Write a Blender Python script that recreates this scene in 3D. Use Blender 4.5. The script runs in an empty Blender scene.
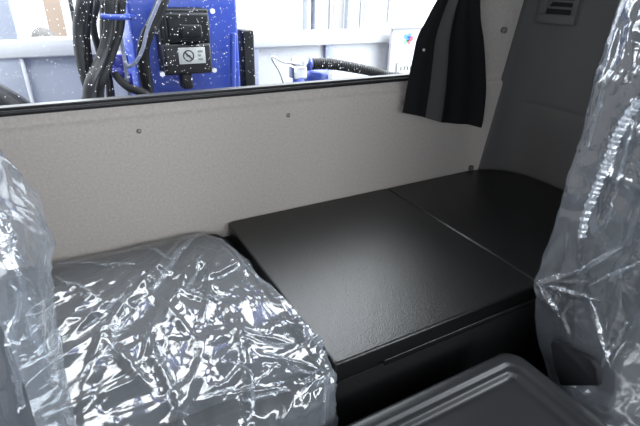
import bpy, bmesh, math, random
import numpy as np
from mathutils import Matrix, Vector

S = bpy.context.scene
COL = S.collection
PI = math.pi

# ------------------------------------------------------------------ helpers
def link(name, me, mat=None, parent=None, smooth=True, loc=None):
    o = bpy.data.objects.new(name, me)
    COL.objects.link(o)
    if mat: me.materials.append(mat)
    if smooth:
        me.polygons.foreach_set('use_smooth', [True] * len(me.polygons))
    if parent:
        o.parent = parent
        base = Vector(parent.get('_b', (0, 0, 0)))
        me.transform(Matrix.Translation(-base))
        o['_b'] = list(base)
    elif loc is not None:
        me.transform(Matrix.Translation(-Vector(loc)))
        o.location = loc
        o['_b'] = list(loc)
    return o

def from_np(name, V, F, mat=None, parent=None, smooth=True, loc=None):
    me = bpy.data.meshes.new(name)
    V = np.asarray(V, float)
    me.from_pydata([tuple(v) for v in V.tolist()], [], [tuple(f) for f in np.asarray(F).tolist()] if isinstance(F, np.ndarray) else F)
    me.update()
    return link(name, me, mat, parent, smooth, loc)

def from_bm(name, bm, mat=None, parent=None, smooth=False, loc=None):
    bmesh.ops.recalc_face_normals(bm, faces=bm.faces[:])
    me = bpy.data.meshes.new(name)
    bm.to_mesh(me); bm.free()
    return link(name, me, mat, parent, smooth, loc)

def tag(o, label=None, cat=None, group=None, kind=None):
    if label: o['label'] = label
    if cat: o['category'] = cat
    if group: o['group'] = group
    if kind: o['kind'] = kind
    return o

def thing(name, label, cat, loc=(0, 0, 0), group=None):
    o = bpy.data.objects.new(name, None)
    COL.objects.link(o)
    o.empty_display_size = .05
    o.location = loc
    o['_b'] = list(loc)
    return tag(o, label, cat, group)

def add_box(bm, lo, hi, bevel=0.0, seg=2):
    r = bmesh.ops.create_cube(bm, size=1)
    vs = r['verts']
    for v in vs:
        for k in range(3):
            v.co[k] = lo[k] + (v.co[k] + .5) * (hi[k] - lo[k])
    if bevel:
        es = list({e for v in vs for e in v.link_edges})
        bmesh.ops.bevel(bm, geom=es, offset=bevel, segments=seg, profile=.5, affect='EDGES')
    return bm

def box(name, lo, hi, mat, parent=None, bevel=0.0, seg=2, loc=None):
    bm = bmesh.new()
    add_box(bm, lo, hi, bevel, seg)
    return from_bm(name, bm, mat, parent, bevel > 0, loc)

def add_prism(bm, pts, a, b, bevel=0.0, seg=2):
    """outline pts (3D, coplanar) moved by vectors a and b -> closed prism"""
    lo = [bm.verts.new(Vector(p) + Vector(a)) for p in pts]
    hi = [bm.verts.new(Vector(p) + Vector(b)) for p in pts]
    n = len(pts)
    f0 = bm.faces.new(lo); f1 = bm.faces.new(hi[::-1])
    for i in range(n):
        bm.faces.new((lo[i], lo[(i + 1) % n], hi[(i + 1) % n], hi[i]))
    if bevel:
        es = list(set(f0.edges[:] + f1.edges[:]))
        bmesh.ops.bevel(bm, geom=es, offset=bevel, segments=seg, profile=.5, affect='EDGES')

def smooth_path(P, n):
    """Catmull-Rom through the points"""
    P = np.asarray(P, float)
    Q = np.vstack([2 * P[0] - P[1], P, 2 * P[-1] - P[-2]])
    out = []
    m = len(P) - 1
    for t in np.linspace(0, m - 1e-6, n):
        i = int(t); u = t - i
        a, b, c, d = Q[i], Q[i + 1], Q[i + 2], Q[i + 3]
        out.append(.5 * (2 * b + (c - a) * u + (2 * a - 5 * b + 4 * c - d) * u * u + (3 * b - a - 3 * c + d) * u ** 3))
    return np.array(out)

def tube(name, pts, r, mat, parent=None, n=60, sides=12, loc=None, ridge=0, ridge_amp=0, r_end=None):
    C = smooth_path(pts, n)
    T = np.gradient(C, axis=0); T /= np.linalg.norm(T, axis=1)[:, None]
    up = np.array([0.13, .9, .21]); V = []; F = []
    for i in range(n):
        a = np.cross(T[i], up); a /= np.linalg.norm(a); b = np.cross(T[i], a)
        t = i / (n - 1)
        rr = r + ((r_end - r) * t if r_end else 0)
        if ridge: rr += ridge_amp * math.sin(2 * PI * ridge * t)
        for k in range(sides):
            q = 2 * PI * k / sides
            V.append(C[i] + rr * (math.cos(q) * a + math.sin(q) * b))
    for i in range(n - 1):
        for k in range(sides):
            k2 = (k + 1) % sides
            F.append((i * sides + k, i * sides + k2, (i + 1) * sides + k2, (i + 1) * sides + k))
    F.append(tuple(range(sides))[::-1]); F.append(tuple((n - 1) * sides + k for k in range(sides)))
    return from_np(name, V, F, mat, parent, True, loc)

def cyl(bm, c, r, h, axis=(0, 0, 1), seg=20, r2=None):
    m = Matrix.Translation(Vector(c)) @ Vector((0, 0, 1)).rotation_difference(Vector(axis)).to_matrix().to_4x4()
    bmesh.ops.create_cone(bm, cap_ends=True, cap_tris=False, segments=seg, radius1=r, radius2=r if r2 is None else r2, depth=h, matrix=m)

def vnormals(V, F):
    N = np.zeros_like(V)
    fn = np.cross(V[F[:, 2]] - V[F[:, 0]], V[F[:, 3]] - V[F[:, 1]])
    for k in range(4): np.add.at(N, F[:, k], fn)
    N /= np.linalg.norm(N, axis=1)[:, None] + 1e-12
    return N

def crease(V, N, D, c, d, n, L, w, a, bend=0.0):
    """adds one sharp tent-shaped fold to the displacement D"""
    q = V - c
    u = q @ d
    wv = np.cross(n, d)
    v = q @ wv + bend * u * u / max(L, 1e-4)
    g = q @ n
    m = (np.abs(v) < w) & (np.abs(u) < 2.2 * L) & (np.abs(g) < .09)
    D[m] += a * (1 - np.abs(v[m]) / w) * np.exp(-(u[m] / L) ** 2)

def crumple(V, N, D, rng, count, Lr, wr, ar, near=None, bias=None, spread=1.0):
    """random sharp folds; near = (centre, radius) keeps them local, bias = preferred direction"""
    idx = np.arange(len(V))
    if near is not None:
        idx = idx[np.linalg.norm(V - np.array(near[0]), axis=1) < near[1]]
        if len(idx) == 0: return
    for _ in range(count):
        i = idx[rng.integers(len(idx))]
        n = N[i]
        t = rng.normal(size=3)
        if bias is not None: t = np.array(bias) * (1 if rng.random() < .5 else -1) + t * spread
        t = t - n * (t @ n); t /= np.linalg.norm(t) + 1e-9
        L = rng.uniform(*Lr); w = rng.uniform(*wr); a = rng.uniform(*ar) * (1 if rng.random() < .6 else -1)
        crease(V, N, D, V[i], t, n, L, w, a, rng.uniform(-.5, .5))

def facets(P, rng, spacing, amp, along=(1, 0), stretch=1.0, region=None):
    """flat crumpled facets with sharp edges: heights interpolated over a random Delaunay net"""
    from mathutils.geometry import delaunay_2d_cdt
    al = np.array(along, float); al /= np.linalg.norm(al); ac = np.array((-al[1], al[0]))
    Q = np.stack([P @ al / stretch, P @ ac], 1) / spacing
    out = np.zeros(len(P))
    m0 = np.ones(len(P), bool) if region is None else region
    lo = Q[m0].min(0) - 1.5; hi = Q[m0].max(0) + 1.5
    nx, ny = int(hi[0] - lo[0]) + 1, int(hi[1] - lo[1]) + 1
    pts = np.array([(lo[0] + i + rng.uniform(-.48, .48), lo[1] + j + rng.uniform(-.48, .48)) for i in range(nx + 1) for j in range(ny + 1)])
    hs = rng.uniform(-1, 1, len(pts)) * amp
    vs, _, fs, ov, _, _ = delaunay_2d_cdt([Vector(p) for p in pts.tolist()], [], [], 0, 1e-6)
    idx = np.where(m0)[0]; q = Q[idx]
    order = np.argsort(q[:, 0]); qs = q[order]; xs = qs[:, 0]; res = np.zeros(len(qs))
    for f in fs:
        if len(f) != 3: continue
        A, B, C = [np.array(vs[i]) for i in f]; ha, hb, hc = [hs[ov[i][0]] if ov[i] else 0 for i in f]
        a0 = np.searchsorted(xs, min(A[0], B[0], C[0])); a1 = np.searchsorted(xs, max(A[0], B[0], C[0]))
        if a1 <= a0: continue
        p = qs[a0:a1]
        d = (B[1] - C[1]) * (A[0] - C[0]) + (C[0] - B[0]) * (A[1] - C[1])
        if abs(d) < 1e-9: continue
        w1 = ((B[1] - C[1]) * (p[:, 0] - C[0]) + (C[0] - B[0]) * (p[:, 1] - C[1])) / d
        w2 = ((C[1] - A[1]) * (p[:, 0] - C[0]) + (A[0] - C[0]) * (p[:, 1] - C[1])) / d
        w3 = 1 - w1 - w2; k = (w1 >= -1e-6) & (w2 >= -1e-6) & (w3 >= -1e-6)
        res[a0:a1][k] = (w1 * ha + w2 * hb + w3 * hc)[k]
    tmp = np.zeros(len(qs)); tmp[order] = res
    out[idx] = tmp
    return out

def fold(V, N, D, p, q, w, a):
    """one named fold running from p to q"""
    p = np.array(p); q = np.array(q); c = (p + q) / 2
    i = np.argmin(np.linalg.norm(V - c, axis=1)); n = N[i]
    d = q - p; L = np.linalg.norm(d) / 2
    d = d - n * (d @ n); d /= np.linalg.norm(d)
    crease(V, N, D, V[i], d, n, L * .95, w, a)

def pleats(V, F, N, lines, lift=.004, seed=1):
    """doubled-over film: slim arched ribbons lying along the folds, joined to the cover mesh"""
    rg = np.random.default_rng(seed); VV = [V]; FF = [F]; off = len(V)
    for p, q, w in lines:
        p = np.array(p); q = np.array(q); n_ = 60; k = 9
        wob = np.cumsum(rg.normal(0, .25, n_)); wob -= np.linspace(wob[0], wob[-1], n_)
        P = np.zeros((n_, k, 3)); prev = None
        for i in range(n_):
            t = i / (n_ - 1); c = p + (q - p) * t
            j = np.argmin(((V - c) ** 2).sum(1)); n = N[j]; c = V[j] if prev is None else V[j] * .35 + prev * .65 + (q - p) / n_ * .65
            prev = c
            d = (q - p) / np.linalg.norm(q - p); b = np.cross(n, d); b /= np.linalg.norm(b) + 1e-9
            ww = w * (math.sin(PI * (.06 + .88 * t)) ** .7) * (1 + .25 * math.sin(7 * t + seed))
            for m_ in range(k):
                s_ = m_ / (k - 1) - .5
                P[i, m_] = c + b * (s_ * ww + wob[i] * .0012) + n * (lift * (.25 + 1 - 4 * s_ * s_) + .0012 * math.sin(m_ * 1.9 + 5 * wob[i]))
        VV.append(P.reshape(-1, 3))
        I, J = np.meshgrid(np.arange(n_ - 1), np.arange(k - 1), indexing='ij'); a = (I * k + J).ravel()
        FF.append(np.stack([a, a + 1, a + k + 1, a + k], 1) + off); off += n_ * k
    return np.vstack(VV), np.vstack(FF)

def round_box_grid(lo, hi, r, step, bottom=False, dome=0.0):
    lo = np.array(lo, float); hi = np.array(hi, float); c = (lo + hi) / 2; h = (hi - lo) / 2
    Vs = []; Fs = []; off = 0
    for ax in range(3):
        for sg in (-1, 1):
            if ax == 2 and sg == -1 and not bottom: continue
            a, b = [k for k in range(3) if k != ax]
            na = max(2, int(round(2 * h[a] / step))); nb = max(2, int(round(2 * h[b] / step)))
            A, B = np.meshgrid(np.linspace(-h[a], h[a], na + 1), np.linspace(-h[b], h[b], nb + 1), indexing='ij')
            p = np.zeros((A.size, 3)); p[:, a] = A.ravel(); p[:, b] = B.ravel(); p[:, ax] = sg * h[ax]
            I, J = np.meshgrid(np.arange(na), np.arange(nb), indexing='ij')
            i0 = (I * (nb + 1) + J).ravel()
            q = np.stack([i0, i0 + nb + 1, i0 + nb + 2, i0 + 1], 1)
            flip = (sg == -1) ^ (ax == 1)
            if flip: q = q[:, ::-1]
            Vs.append(p); Fs.append(q + off); off += len(p)
    V = np.vstack(Vs); F = np.vstack(Fs)
    key = np.round(V / 1e-5).astype(np.int64)
    _, first, inv = np.unique(key, axis=0, return_index=True, return_inverse=True)
    V = V[first]; F = inv.reshape(-1)[F]
    r = np.minimum(np.array(r, float) * np.ones(3), h * .98)
    inner = np.clip(V, -(h - r), h - r)
    d = (V - inner) / r
    d /= np.linalg.norm(d, axis=1)[:, None] + 1e-12
    V = inner + d * r
    if dome:
        V[:, 2] += dome * np.clip(1 - (V[:, 0] / h[0]) ** 2, 0, 1) * np.clip(1 - (V[:, 1] / h[1]) ** 2, 0, 1) * (V[:, 2] > 0)
    return V + c, F

def loft(levels, n, m, ex=5.0, cap=True):
    """levels: rows z,x0,x1,y0,y1 -> ring mesh with n points per ring, m rings"""
    L = np.array(levels, float)
    zz = np.linspace(0, len(L) - 1, len(L))
    t = np.linspace(0, len(L) - 1, m)
    R = smooth_path(L, m)
    q = np.linspace(0, 2 * PI, n, endpoint=False)
    # even spacing round the rounded rectangle
    cx = np.sign(np.cos(q)) * np.abs(np.cos(q)) ** (2 / ex); cy = np.sign(np.sin(q)) * np.abs(np.sin(q)) ** (2 / ex)
    dense = np.linspace(0, 2 * PI, 4001)
    dx = np.sign(np.cos(dense)) * np.abs(np.cos(dense)) ** (2 / ex); dy = np.sign(np.sin(dense)) * np.abs(np.sin(dense)) ** (2 / ex)
    s = np.concatenate([[0], np.cumsum(np.hypot(np.diff(dx) * 1.4, np.diff(dy)))])
    tt = np.linspace(0, s[-1], n, endpoint=False)
    cx = np.interp(tt, s, dx); cy = np.interp(tt, s, dy)
    V = np.zeros((m, n, 3))
    for i in range(m):
        z, x0, x1, y0, y1 = R[i]
        V[i, :, 0] = (x0 + x1) / 2 + cx * (x1 - x0) / 2
        V[i, :, 1] = (y0 + y1) / 2 + cy * (y1 - y0) / 2
        V[i, :, 2] = z
    V = V.reshape(-1, 3)
    I, J = np.meshgrid(np.arange(m - 1), np.arange(n), indexing='ij')
    a = (I * n + J).ravel(); b = (I * n + (J + 1) % n).ravel()
    F = np.stack([a, b, b + n, a + n], 1)
    return V, F

def plan_wall(name, plan, zs, lean, mat, thick=.03):
    """vertical wall extruded from plan points; lean(i, z) shifts a point"""
    V = []; F = []; n = len(plan)
    for z in zs:
        for i, (x, y) in enumerate(plan):
            dx, dy = lean(i, z); V.append((x + dx, y + dy, z))
    for k in range(len(zs) - 1):
        for i in range(n - 1):
            F.append((k * n + i, k * n + i + 1, (k + 1) * n + i + 1, (k + 1) * n + i))
    return V, F

# ------------------------------------------------------------------ materials
def mat(name, col, rough=.6, metal=0.0, spec=.5):
    m = bpy.data.materials.new(name); m.use_nodes = True
    b = m.node_tree.nodes['Principled BSDF']
    b.inputs['Base Color'].default_value = (*col, 1); b.inputs['Roughness'].default_value = rough
    b.inputs['Metallic'].default_value = metal
    b.inputs['Specular IOR Level'].default_value = spec
    return m

def grain(m, scale, strength, dist=.001, kind='noise', colvar=None, detail=4, cscale=None, rvar=None):
    nt = m.node_tree; N = nt.nodes; Lk = nt.links; b = N['Principled BSDF']
    tc = N.new('ShaderNodeTexCoord')
    if kind == 'noise':
        t = N.new('ShaderNodeTexNoise'); t.inputs['Detail'].default_value = detail
        out = t.outputs['Fac']
    else:
        t = N.new('ShaderNodeTexVoronoi'); t.feature = 'SMOOTH_F1'; out = t.outputs['Distance']
    t.inputs['Scale'].default_value = scale
    Lk.new(tc.outputs['Object'], t.inputs['Vector'])
    bp = N.new('ShaderNodeBump'); bp.inputs['Strength'].default_value = strength; bp.inputs['Distance'].default_value = dist
    Lk.new(out, bp.inputs['Height']); Lk.new(bp.outputs['Normal'], b.inputs['Normal'])
    if colvar or rvar:
        t2 = N.new('ShaderNodeTexNoise'); t2.inputs['Scale'].default_value = cscale or scale; t2.inputs['Detail'].default_value = 6
        Lk.new(tc.outputs['Object'], t2.inputs['Vector'])
        if colvar:
            r = N.new('ShaderNodeValToRGB')
            c = b.inputs['Base Color'].default_value[:3]
            r.color_ramp.elements[0].position = .3; r.color_ramp.elements[1].position = .7
            r.color_ramp.elements[0].color = (*[x * (1 - colvar) for x in c], 1)
            r.color_ramp.elements[1].color = (*[min(1, x * (1 + colvar)) for x in c], 1)
            Lk.new(t2.outputs['Fac'], r.inputs['Fac']); Lk.new(r.outputs['Color'], b.inputs['Base Color'])
        if rvar:
            mr = N.new('ShaderNodeMapRange'); r0 = b.inputs['Roughness'].default_value
            mr.inputs['To Min'].default_value = r0 - rvar; mr.inputs['To Max'].default_value = r0 + rvar
            Lk.new(t2.outputs['Fac'], mr.inputs['Value']); Lk.new(mr.outputs['Result'], b.inputs['Roughness'])
    return m

def plastic(name, haze=.12, gloss=1.0, rough=.07, tint=(.93, .95, .97)):
    """thin clear polythene: mostly transparent, a little milky, glossy by Fresnel"""
    m = bpy.data.materials.new(name); m.use_nodes = True
    nt = m.node_tree; N = nt.nodes; Lk = nt.links
    N.remove(N['Principled BSDF']); out = N['Material Output']
    tr = N.new('ShaderNodeBsdfTransparent'); tr.inputs['Color'].default_value = (*tint, 1)
    df = N.new('ShaderNodeBsdfDiffuse'); df.inputs['Color'].default_value = (.80, .86, .93, 1)
    tl = N.new('ShaderNodeBsdfTranslucent'); tl.inputs['Color'].default_value = (.80, .86, .93, 1)
    mh = N.new('ShaderNodeMixShader'); mh.inputs['Fac'].default_value = .5
    Lk.new(df.outputs[0], mh.inputs[1]); Lk.new(tl.outputs[0], mh.inputs[2])
    m1 = N.new('ShaderNodeMixShader'); m1.inputs['Fac'].default_value = haze
    Lk.new(tr.outputs[0], m1.inputs[1]); Lk.new(mh.outputs[0], m1.inputs[2])
    gl = N.new('ShaderNodeBsdfGlossy'); gl.inputs['Roughness'].default_value = rough; gl.inputs['Color'].default_value = (1, 1, 1, 1)
    tc = N.new('ShaderNodeTexCoord'); nz = N.new('ShaderNodeTexNoise'); nz.inputs['Scale'].default_value = 90; nz.inputs['Detail'].default_value = 3
    Lk.new(tc.outputs['Object'], nz.inputs['Vector'])
    bp = N.new('ShaderNodeBump'); bp.inputs['Strength'].default_value = .22; bp.inputs['Distance'].default_value = .002
    Lk.new(nz.outputs['Fac'], bp.inputs['Height']); Lk.new(bp.outputs['Normal'], gl.inputs['Normal'])
    lw = N.new('ShaderNodeLayerWeight'); lw.inputs['Blend'].default_value = .5
    pw = N.new('ShaderNodeMath'); pw.operation = 'POWER'; pw.inputs[1].default_value = 4.0   # Schlick on the unbent facing
    Lk.new(lw.outputs['Facing'], pw.inputs[0])
    mu = N.new('ShaderNodeMath'); mu.operation = 'MULTIPLY_ADD'; mu.use_clamp = True
    mu.inputs[1].default_value = .6; mu.inputs[2].default_value = .085 * gloss
    Lk.new(pw.outputs[0], mu.inputs[0])
    m2 = N.new('ShaderNodeMixShader')
    Lk.new(mu.outputs[0], m2.inputs['Fac']); Lk.new(m1.outputs[0], m2.inputs[1]); Lk.new(gl.outputs[0], m2.inputs[2])
    Lk.new(m2.outputs[0], out.inputs['Surface'])
    return m

def glass_pane(name):
    m = bpy.data.materials.new(name); m.use_nodes = True
    nt = m.node_tree; N = nt.nodes; Lk = nt.links
    N.remove(N['Principled BSDF']); out = N['Material Output']
    tr = N.new('ShaderNodeBsdfTransparent'); tr.inputs['Color'].default_value = (.96, .98, .98, 1)
    gl = N.new('ShaderNodeBsdfGlossy'); gl.inputs['Roughness'].default_value = .0
    fr = N.new('ShaderNodeFresnel'); fr.inputs['IOR'].default_value = 1.45
    mx = N.new('ShaderNodeMixShader')
    Lk.new(fr.outputs[0], mx.inputs['Fac']); Lk.new(tr.outputs[0], mx.inputs[1]); Lk.new(gl.outputs[0], mx.inputs[2])
    Lk.new(mx.outputs[0], out.inputs['Surface'])
    return m

def water(name):
    m = bpy.data.materials.new(name); m.use_nodes = True
    nt = m.node_tree; N = nt.nodes; Lk = nt.links
    N.remove(N['Principled BSDF']); out = N['Material Output']
    g = N.new('ShaderNodeBsdfGlass'); g.inputs['IOR'].default_value = 1.33; g.inputs['Roughness'].default_value = .05
    tl = N.new('ShaderNodeBsdfTranslucent'); tl.inputs['Color'].default_value = (1, 1, 1, 1)  # white body paints in the bright sky that the drops refract
    mx = N.new('ShaderNodeMixShader'); mx.inputs['Fac'].default_value = .5
    Lk.new(g.outputs[0], mx.inputs[1]); Lk.new(tl.outputs[0], mx.inputs[2])
    Lk.new(mx.outputs[0], out.inputs['Surface'])
    return m

M = {}
M['wall'] = grain(mat('grey_felt_lining', (.50, .455, .412), .92, spec=.15), 260, .35, .0015, colvar=.09, cscale=160)
M['trim'] = grain(mat('side_trim_plastic', (.100, .095, .091), .7, spec=.3), 500, .15, .0006)
M['roof'] = mat('roof_lining', (.22, .21, .20), .9, spec=.1)
M['floor'] = grain(mat('floor_mat', (.02, .02, .021), .9, spec=.2), 300, .3)
M['rubber'] = mat('window_rubber', (.012, .012, .013), .45)
M['board'] = grain(mat('black_grained_board', (.0070, .0072, .0071), .33, spec=.62), 380, .75, .0011, 'noise', detail=5)
M['dark'] = mat('black_plastic', (.007, .007, .0075), .6, spec=.25)
M['tray'] = grain(mat('console_plastic', (.017, .018, .0195), .38, spec=.5), 700, .12, .0005)
M['fabric'] = grain(mat('seat_fabric', (.055, .056, .060), .95, spec=.1), 500, .4, .001, colvar=.15)
M['bolster'] = mat('seat_leatherette', (.010, .010, .012), .75, spec=.2)
M['curtain'] = grain(mat('curtain_cloth', (.013, .0125, .013), .85, spec=.15), 900, .15, .0004)
M['band'] = grain(mat('curtain_painted_sheen', (.062, .059, .059), .75, spec=.3), 900, .15, .0004)  # fold sheen put into a paler cloth colour
M['plastic'] = plastic('clear_polythene', haze=.20, gloss=1.1, rough=.16)
M['plastic_thin'] = plastic('clear_polythene_loose', haze=.16, gloss=2.6, rough=.10)
M['plastic_milky'] = plastic('milky_polythene', haze=.13, gloss=1.6, rough=.10)
M['seat_dark'] = grain(mat('front_seat_fabric', (.028, .029, .033), .95, spec=.1), 500, .4, .001)
M['hem'] = plastic('gathered_polythene', haze=.35, gloss=1.6)
M['pane'] = glass_pane('window_glass')
M['water'] = water('rain_water')
M['chrome'] = mat('bright_steel', (.75, .75, .74), .3, 1.0)
M['stud'] = mat('stud_steel', (.42, .40, .38), .35, .3)
M['blue'] = mat('blue_paint', (.024, .052, .30), .35)
M['blue_deep'] = mat('cobalt_paint', (.014, .018, .26), .35)
M['hose'] = mat('hose_rubber', (.006, .006, .007), .45, spec=.3)
M['black_box'] = mat('black_box_plastic', (.004, .0045, .0055), .45, spec=.25)
M['white'] = mat('white_paint', (.37, .375, .385), .5)
M['lilac'] = mat('pale_grey_paint_and_shade', (.26, .28, .325), .5)  # also carries the crane's shade on the left headboard panels
M['stile'] = mat('grey_paint', (.15, .165, .225), .5)
M['label'] = mat('label_white', (.36, .37, .355), .5)
M['ink'] = mat('label_ink', (.015, .015, .015), .6)
M['faint'] = mat('label_faint_ink', (.17, .175, .17), .6)
M['concrete'] = grain(mat('wet_concrete', (.25, .255, .26), .5), 3, .2, .01, colvar=.12)
M['beige'] = mat('beige_paint', (.135, .100, .075), .7)
M['winbeige'] = mat('dusty_window', (.15, .145, .14), .4)
M['stone'] = grain(mat('grey_stone', (.05, .048, .047), .9), 14, .6, .05, colvar=.3)
M['yellow'] = mat('yellow_paint', (.75, .55, .03), .5)
M['red'] = mat('red_print', (.55, .06, .07), .5)
M['green'] = mat('green_print', (.10, .40, .14), .5)
M['blueprint'] = mat('blue_print', (.05, .16, .60), .5)
M['deck'] = mat('chassis_steel', (.10, .10, .11), .6)

# ------------------------------------------------------------------ camera
R = [(0.877626, 0.196398, -0.437264), (-0.478611, 0.409516, -0.776678), (0.026528, 0.890912, 0.453400)]
cam = bpy.data.cameras.new('camera'); cam.sensor_fit = 'HORIZONTAL'; cam.sensor_width = 36; cam.lens = 25.9238
cam.clip_start = .02; cam.clip_end = 300
co = bpy.data.objects.new('camera', cam); COL.objects.link(co)
mw = Matrix(R).to_4x4(); mw.translation = (0, 0, 1.24)
co.matrix_world = mw
S.camera = co

# ------------------------------------------------------------------ setting: the cab shell
def structure(o, label=None):
    o['kind'] = 'structure'
    return o

XL, XR, YB, YF = -.70, 1.45, 1.131, -1.15
ZC = 1.75
WX0, WX1, WZ0, WZ1 = -.42, 1.13, .968, 1.46        # window opening in the rear wall

# rear wall: felt panel with a stepped upper flange, round the window opening
V = []; F = []
def strip(profile, x0, x1, nx=1):
    b = len(V); n = len(profile)
    for k in range(nx + 1):
        x = x0 + (x1 - x0) * k / nx
        for (y, z) in profile: V.append((x, y, z))
    for k in range(nx):
        for i in range(n - 1):
            F.append((b + k * n + i, b + k * n + i + 1, b + (k + 1) * n + i + 1, b + (k + 1) * n + i))
XS = 1.42
prof = [(YB, 0), (YB, .60), (YB, .90), (YB, .924), (YB + .0012, .932), (YB + .0045, .9385), (YB + .008, .9415), (YB + .009, .944), (YB + .009, .949), (YB + .010, WZ0 - .002), (YB + .013, WZ0), (YB + .05, WZ0)]
strip(prof, XL, XS)
pl = [(YB + .009, .966), (YB + .009, WZ1)]
strip(pl, XL, WX0); strip(pl, WX1, XS)
strip([(YB + .05, WZ1), (YB + .009, WZ1), (YB + .009, ZC)], XL, XS)
for x in (WX0, WX1):
    b = len(V); V += [(x, YB + .009, WZ0), (x, YB + .05, WZ0), (x, YB + .05, WZ1), (x, YB + .009, WZ1)]; F.append((b, b + 1, b + 2, b + 3))
o = structure(from_np('wall_rear', V, F, M['wall'], smooth=True))
# outer skin of the cab back, so that the wall has thickness
bm = bmesh.new()
for lo, hi in (((XL - .05, YB + .05, -.1), (XR + .05, YB + .07, WZ0)), ((XL - .05, YB + .05, WZ1), (XR + .05, YB + .07, ZC + .05)),
               ((XL - .05, YB + .05, WZ0), (WX0, YB + .07, WZ1)), ((WX1, YB + .05, WZ0), (XR + .05, YB + .07, WZ1))):
    add_box(bm, lo, hi)
structure(from_bm('wall_rear_skin', bm, M['white']))

# window: rubber gasket frame with glass
def rrect(x0, x1, z0, z1, r, n=8):
    out = []
    for cx, cz, a0 in ((x1 - r, z1 - r, 0), (x0 + r, z1 - r, 90), (x0 + r, z0 + r, 180), (x1 - r, z0 + r, 270)):
        for k in range(n + 1):
            a = math.radians(a0 + 90 * k / n); out.append((cx + r * math.cos(a), cz + r * math.sin(a)))
    return out
def gasket(name, rings, m, parent=None, loc=None):
    """rings: (inset, y) rows swept round the window outline"""
    V = []; F = []; n = 36
    for ins, y in rings:
        for x, z in rrect(WX0 + ins, WX1 - ins, WZ0 + ins, WZ1 - ins, .06 - min(.05, max(0, ins))): V.append((x, y, z))
    for k in range(len(rings) - 1):
        for i in range(n):
            F.append((k * n + i, k * n + (i + 1) % n, (k + 1) * n + (i + 1) % n, (k + 1) * n + i))
    return from_np(name, V, F, m, parent, True, loc)
win = thing('window_1', None, None, (WX0, YB + .03, WZ0)); structure(win)
gasket('gasket', [(-.001, YB + .045), (-.001, YB + .006), (.002, YB + .002), (.007, YB + .001), (.0105, YB + .003), (.0112, YB + .007), (.0118, YB + .0075), (.0130, YB + .0075), (.0134, YB + .006), (.0165, YB + .006), (.0175, YB + .009), (.0175, YB + .028)], M['rubber'], win)
bm = bmesh.new(); pts = [(x, 0, z) for x, z in rrect(WX0 + .012, WX1 - .012, WZ0 + .012, WZ1 - .012, .05)]
bm.faces.new([bm.verts.new((x, YB + .022, z)) for x, y, z in pts])
from_bm('pane', bm, M['pane'], win)

# right side lining: panel that starts at a leaning seam on the rear wall and rounds the corner
plan = [(1.3085, YB + .0125), (1.3145, YB - .001), (1.326, YB - .006), (1.36, YB - .012), (1.395, YB - .026), (1.422, YB - .05), (1.438, YB - .085), (1.446, YB - .14), (1.450, YB - .22), (1.450, .62), (1.450, .10)]
zs = [0, .3, .62, .72, .80, .856, .864, .868, .876, .884, .96, 1.1, 1.3, 1.5, ZC]
def leanr(i, z):
    k = max(0, 1 - (i - 1) / 6) if i else 1; g = 0
    if 4 <= i <= 9 and .86 < z < .874: g = .0035
    return (k * .13 * (z - .62) * (.6 if i > 3 else 1) + g, 0)
V, F = plan_wall('x', plan, zs, leanr, None)
V = list(V)
def quad(a, b, c, d):
    i = len(V); V.extend([a, b, c, d]); F.append((i, i + 1, i + 2, i + 3))
# door part of the right wall with its side window opening
DY0, DY1, DZ0, DZ1 = -.95, .02, .80, 1.50
for y0, y1, z0, z1 in ((YF, .10, 0, DZ0 + .12), (YF, .10, DZ1, ZC), (YF, DY0, DZ0 + .12, DZ1), (DY1, .10, DZ0 + .12, DZ1)):
    quad((XR, y0, z0), (XR, y1, z0), (XR, y1, z1), (XR, y0, z1))
structure(from_np('wall_right', V, F, M['trim'], smooth=True))
V = []; F = []
for y0, y1, z0, z1 in ((YF, YB + .05, 0, DZ0), (YF, YB + .05, DZ1, ZC), (YF, DY0, DZ0, DZ1), (DY1 + .1, YB + .05, DZ0, DZ1)):
    quad((XL, y0, z0), (XL, y0, z1), (XL, y1, z1), (XL, y1, z0))
structure(from_np('wall_left', V, F, M['wall'], smooth=False))
V = []; F = []
for x0, x1, z0, z1 in ((XL, XR, 0, 1.12), (XL, XR, 1.58, ZC), (XL, XL + .1, 1.12, 1.58), (XR - .15, XR, 1.12, 1.58)):
    quad((x0, YF, z0), (x1, YF, z0), (x1, YF, z1), (x0, YF, z1))
for (a, b, c, d) in (((XL, YF, 1.12), (XR, YF, 1.12), (XR, YF + .40, 1.08), (XL, YF + .40, 1.08)), ((XL, YF + .40, 1.08), (XR, YF + .40, 1.08), (XR, YF + .30, .62), (XL, YF + .30, .62))): quad(a, b, c, d)
structure(from_np('wall_front', V, F, M['dark'], smooth=False))
structure(box('ceiling', (XL, YF, ZC), (XR, YB + .05, ZC + .03), M['roof']))
structure(box('floor', (XL, YF, -.03), (XR, YB + .05, 0), M['floor']))

# ------------------------------------------------------------------ bunk
bunk = thing('storage_box', 'black bunk storage box under the black boards, behind the console', 'storage box', (.36, .84, 0))
box('body', (XL + .01, .545, 0), (1.43, YB - .003, .575), M['dark'], bunk, .004)
box('front_panel', (.35, .536, .05), (1.42, .546, .553), M['dark'], bunk, .003)
box('front_lip', (.452, .524, .558), (1.41, .546, .5745), M['board'], bunk, .0025)
box('front_rail', (.33, .532, .556), (.450, .546, .5705), M['board'], bunk, .002)

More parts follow.
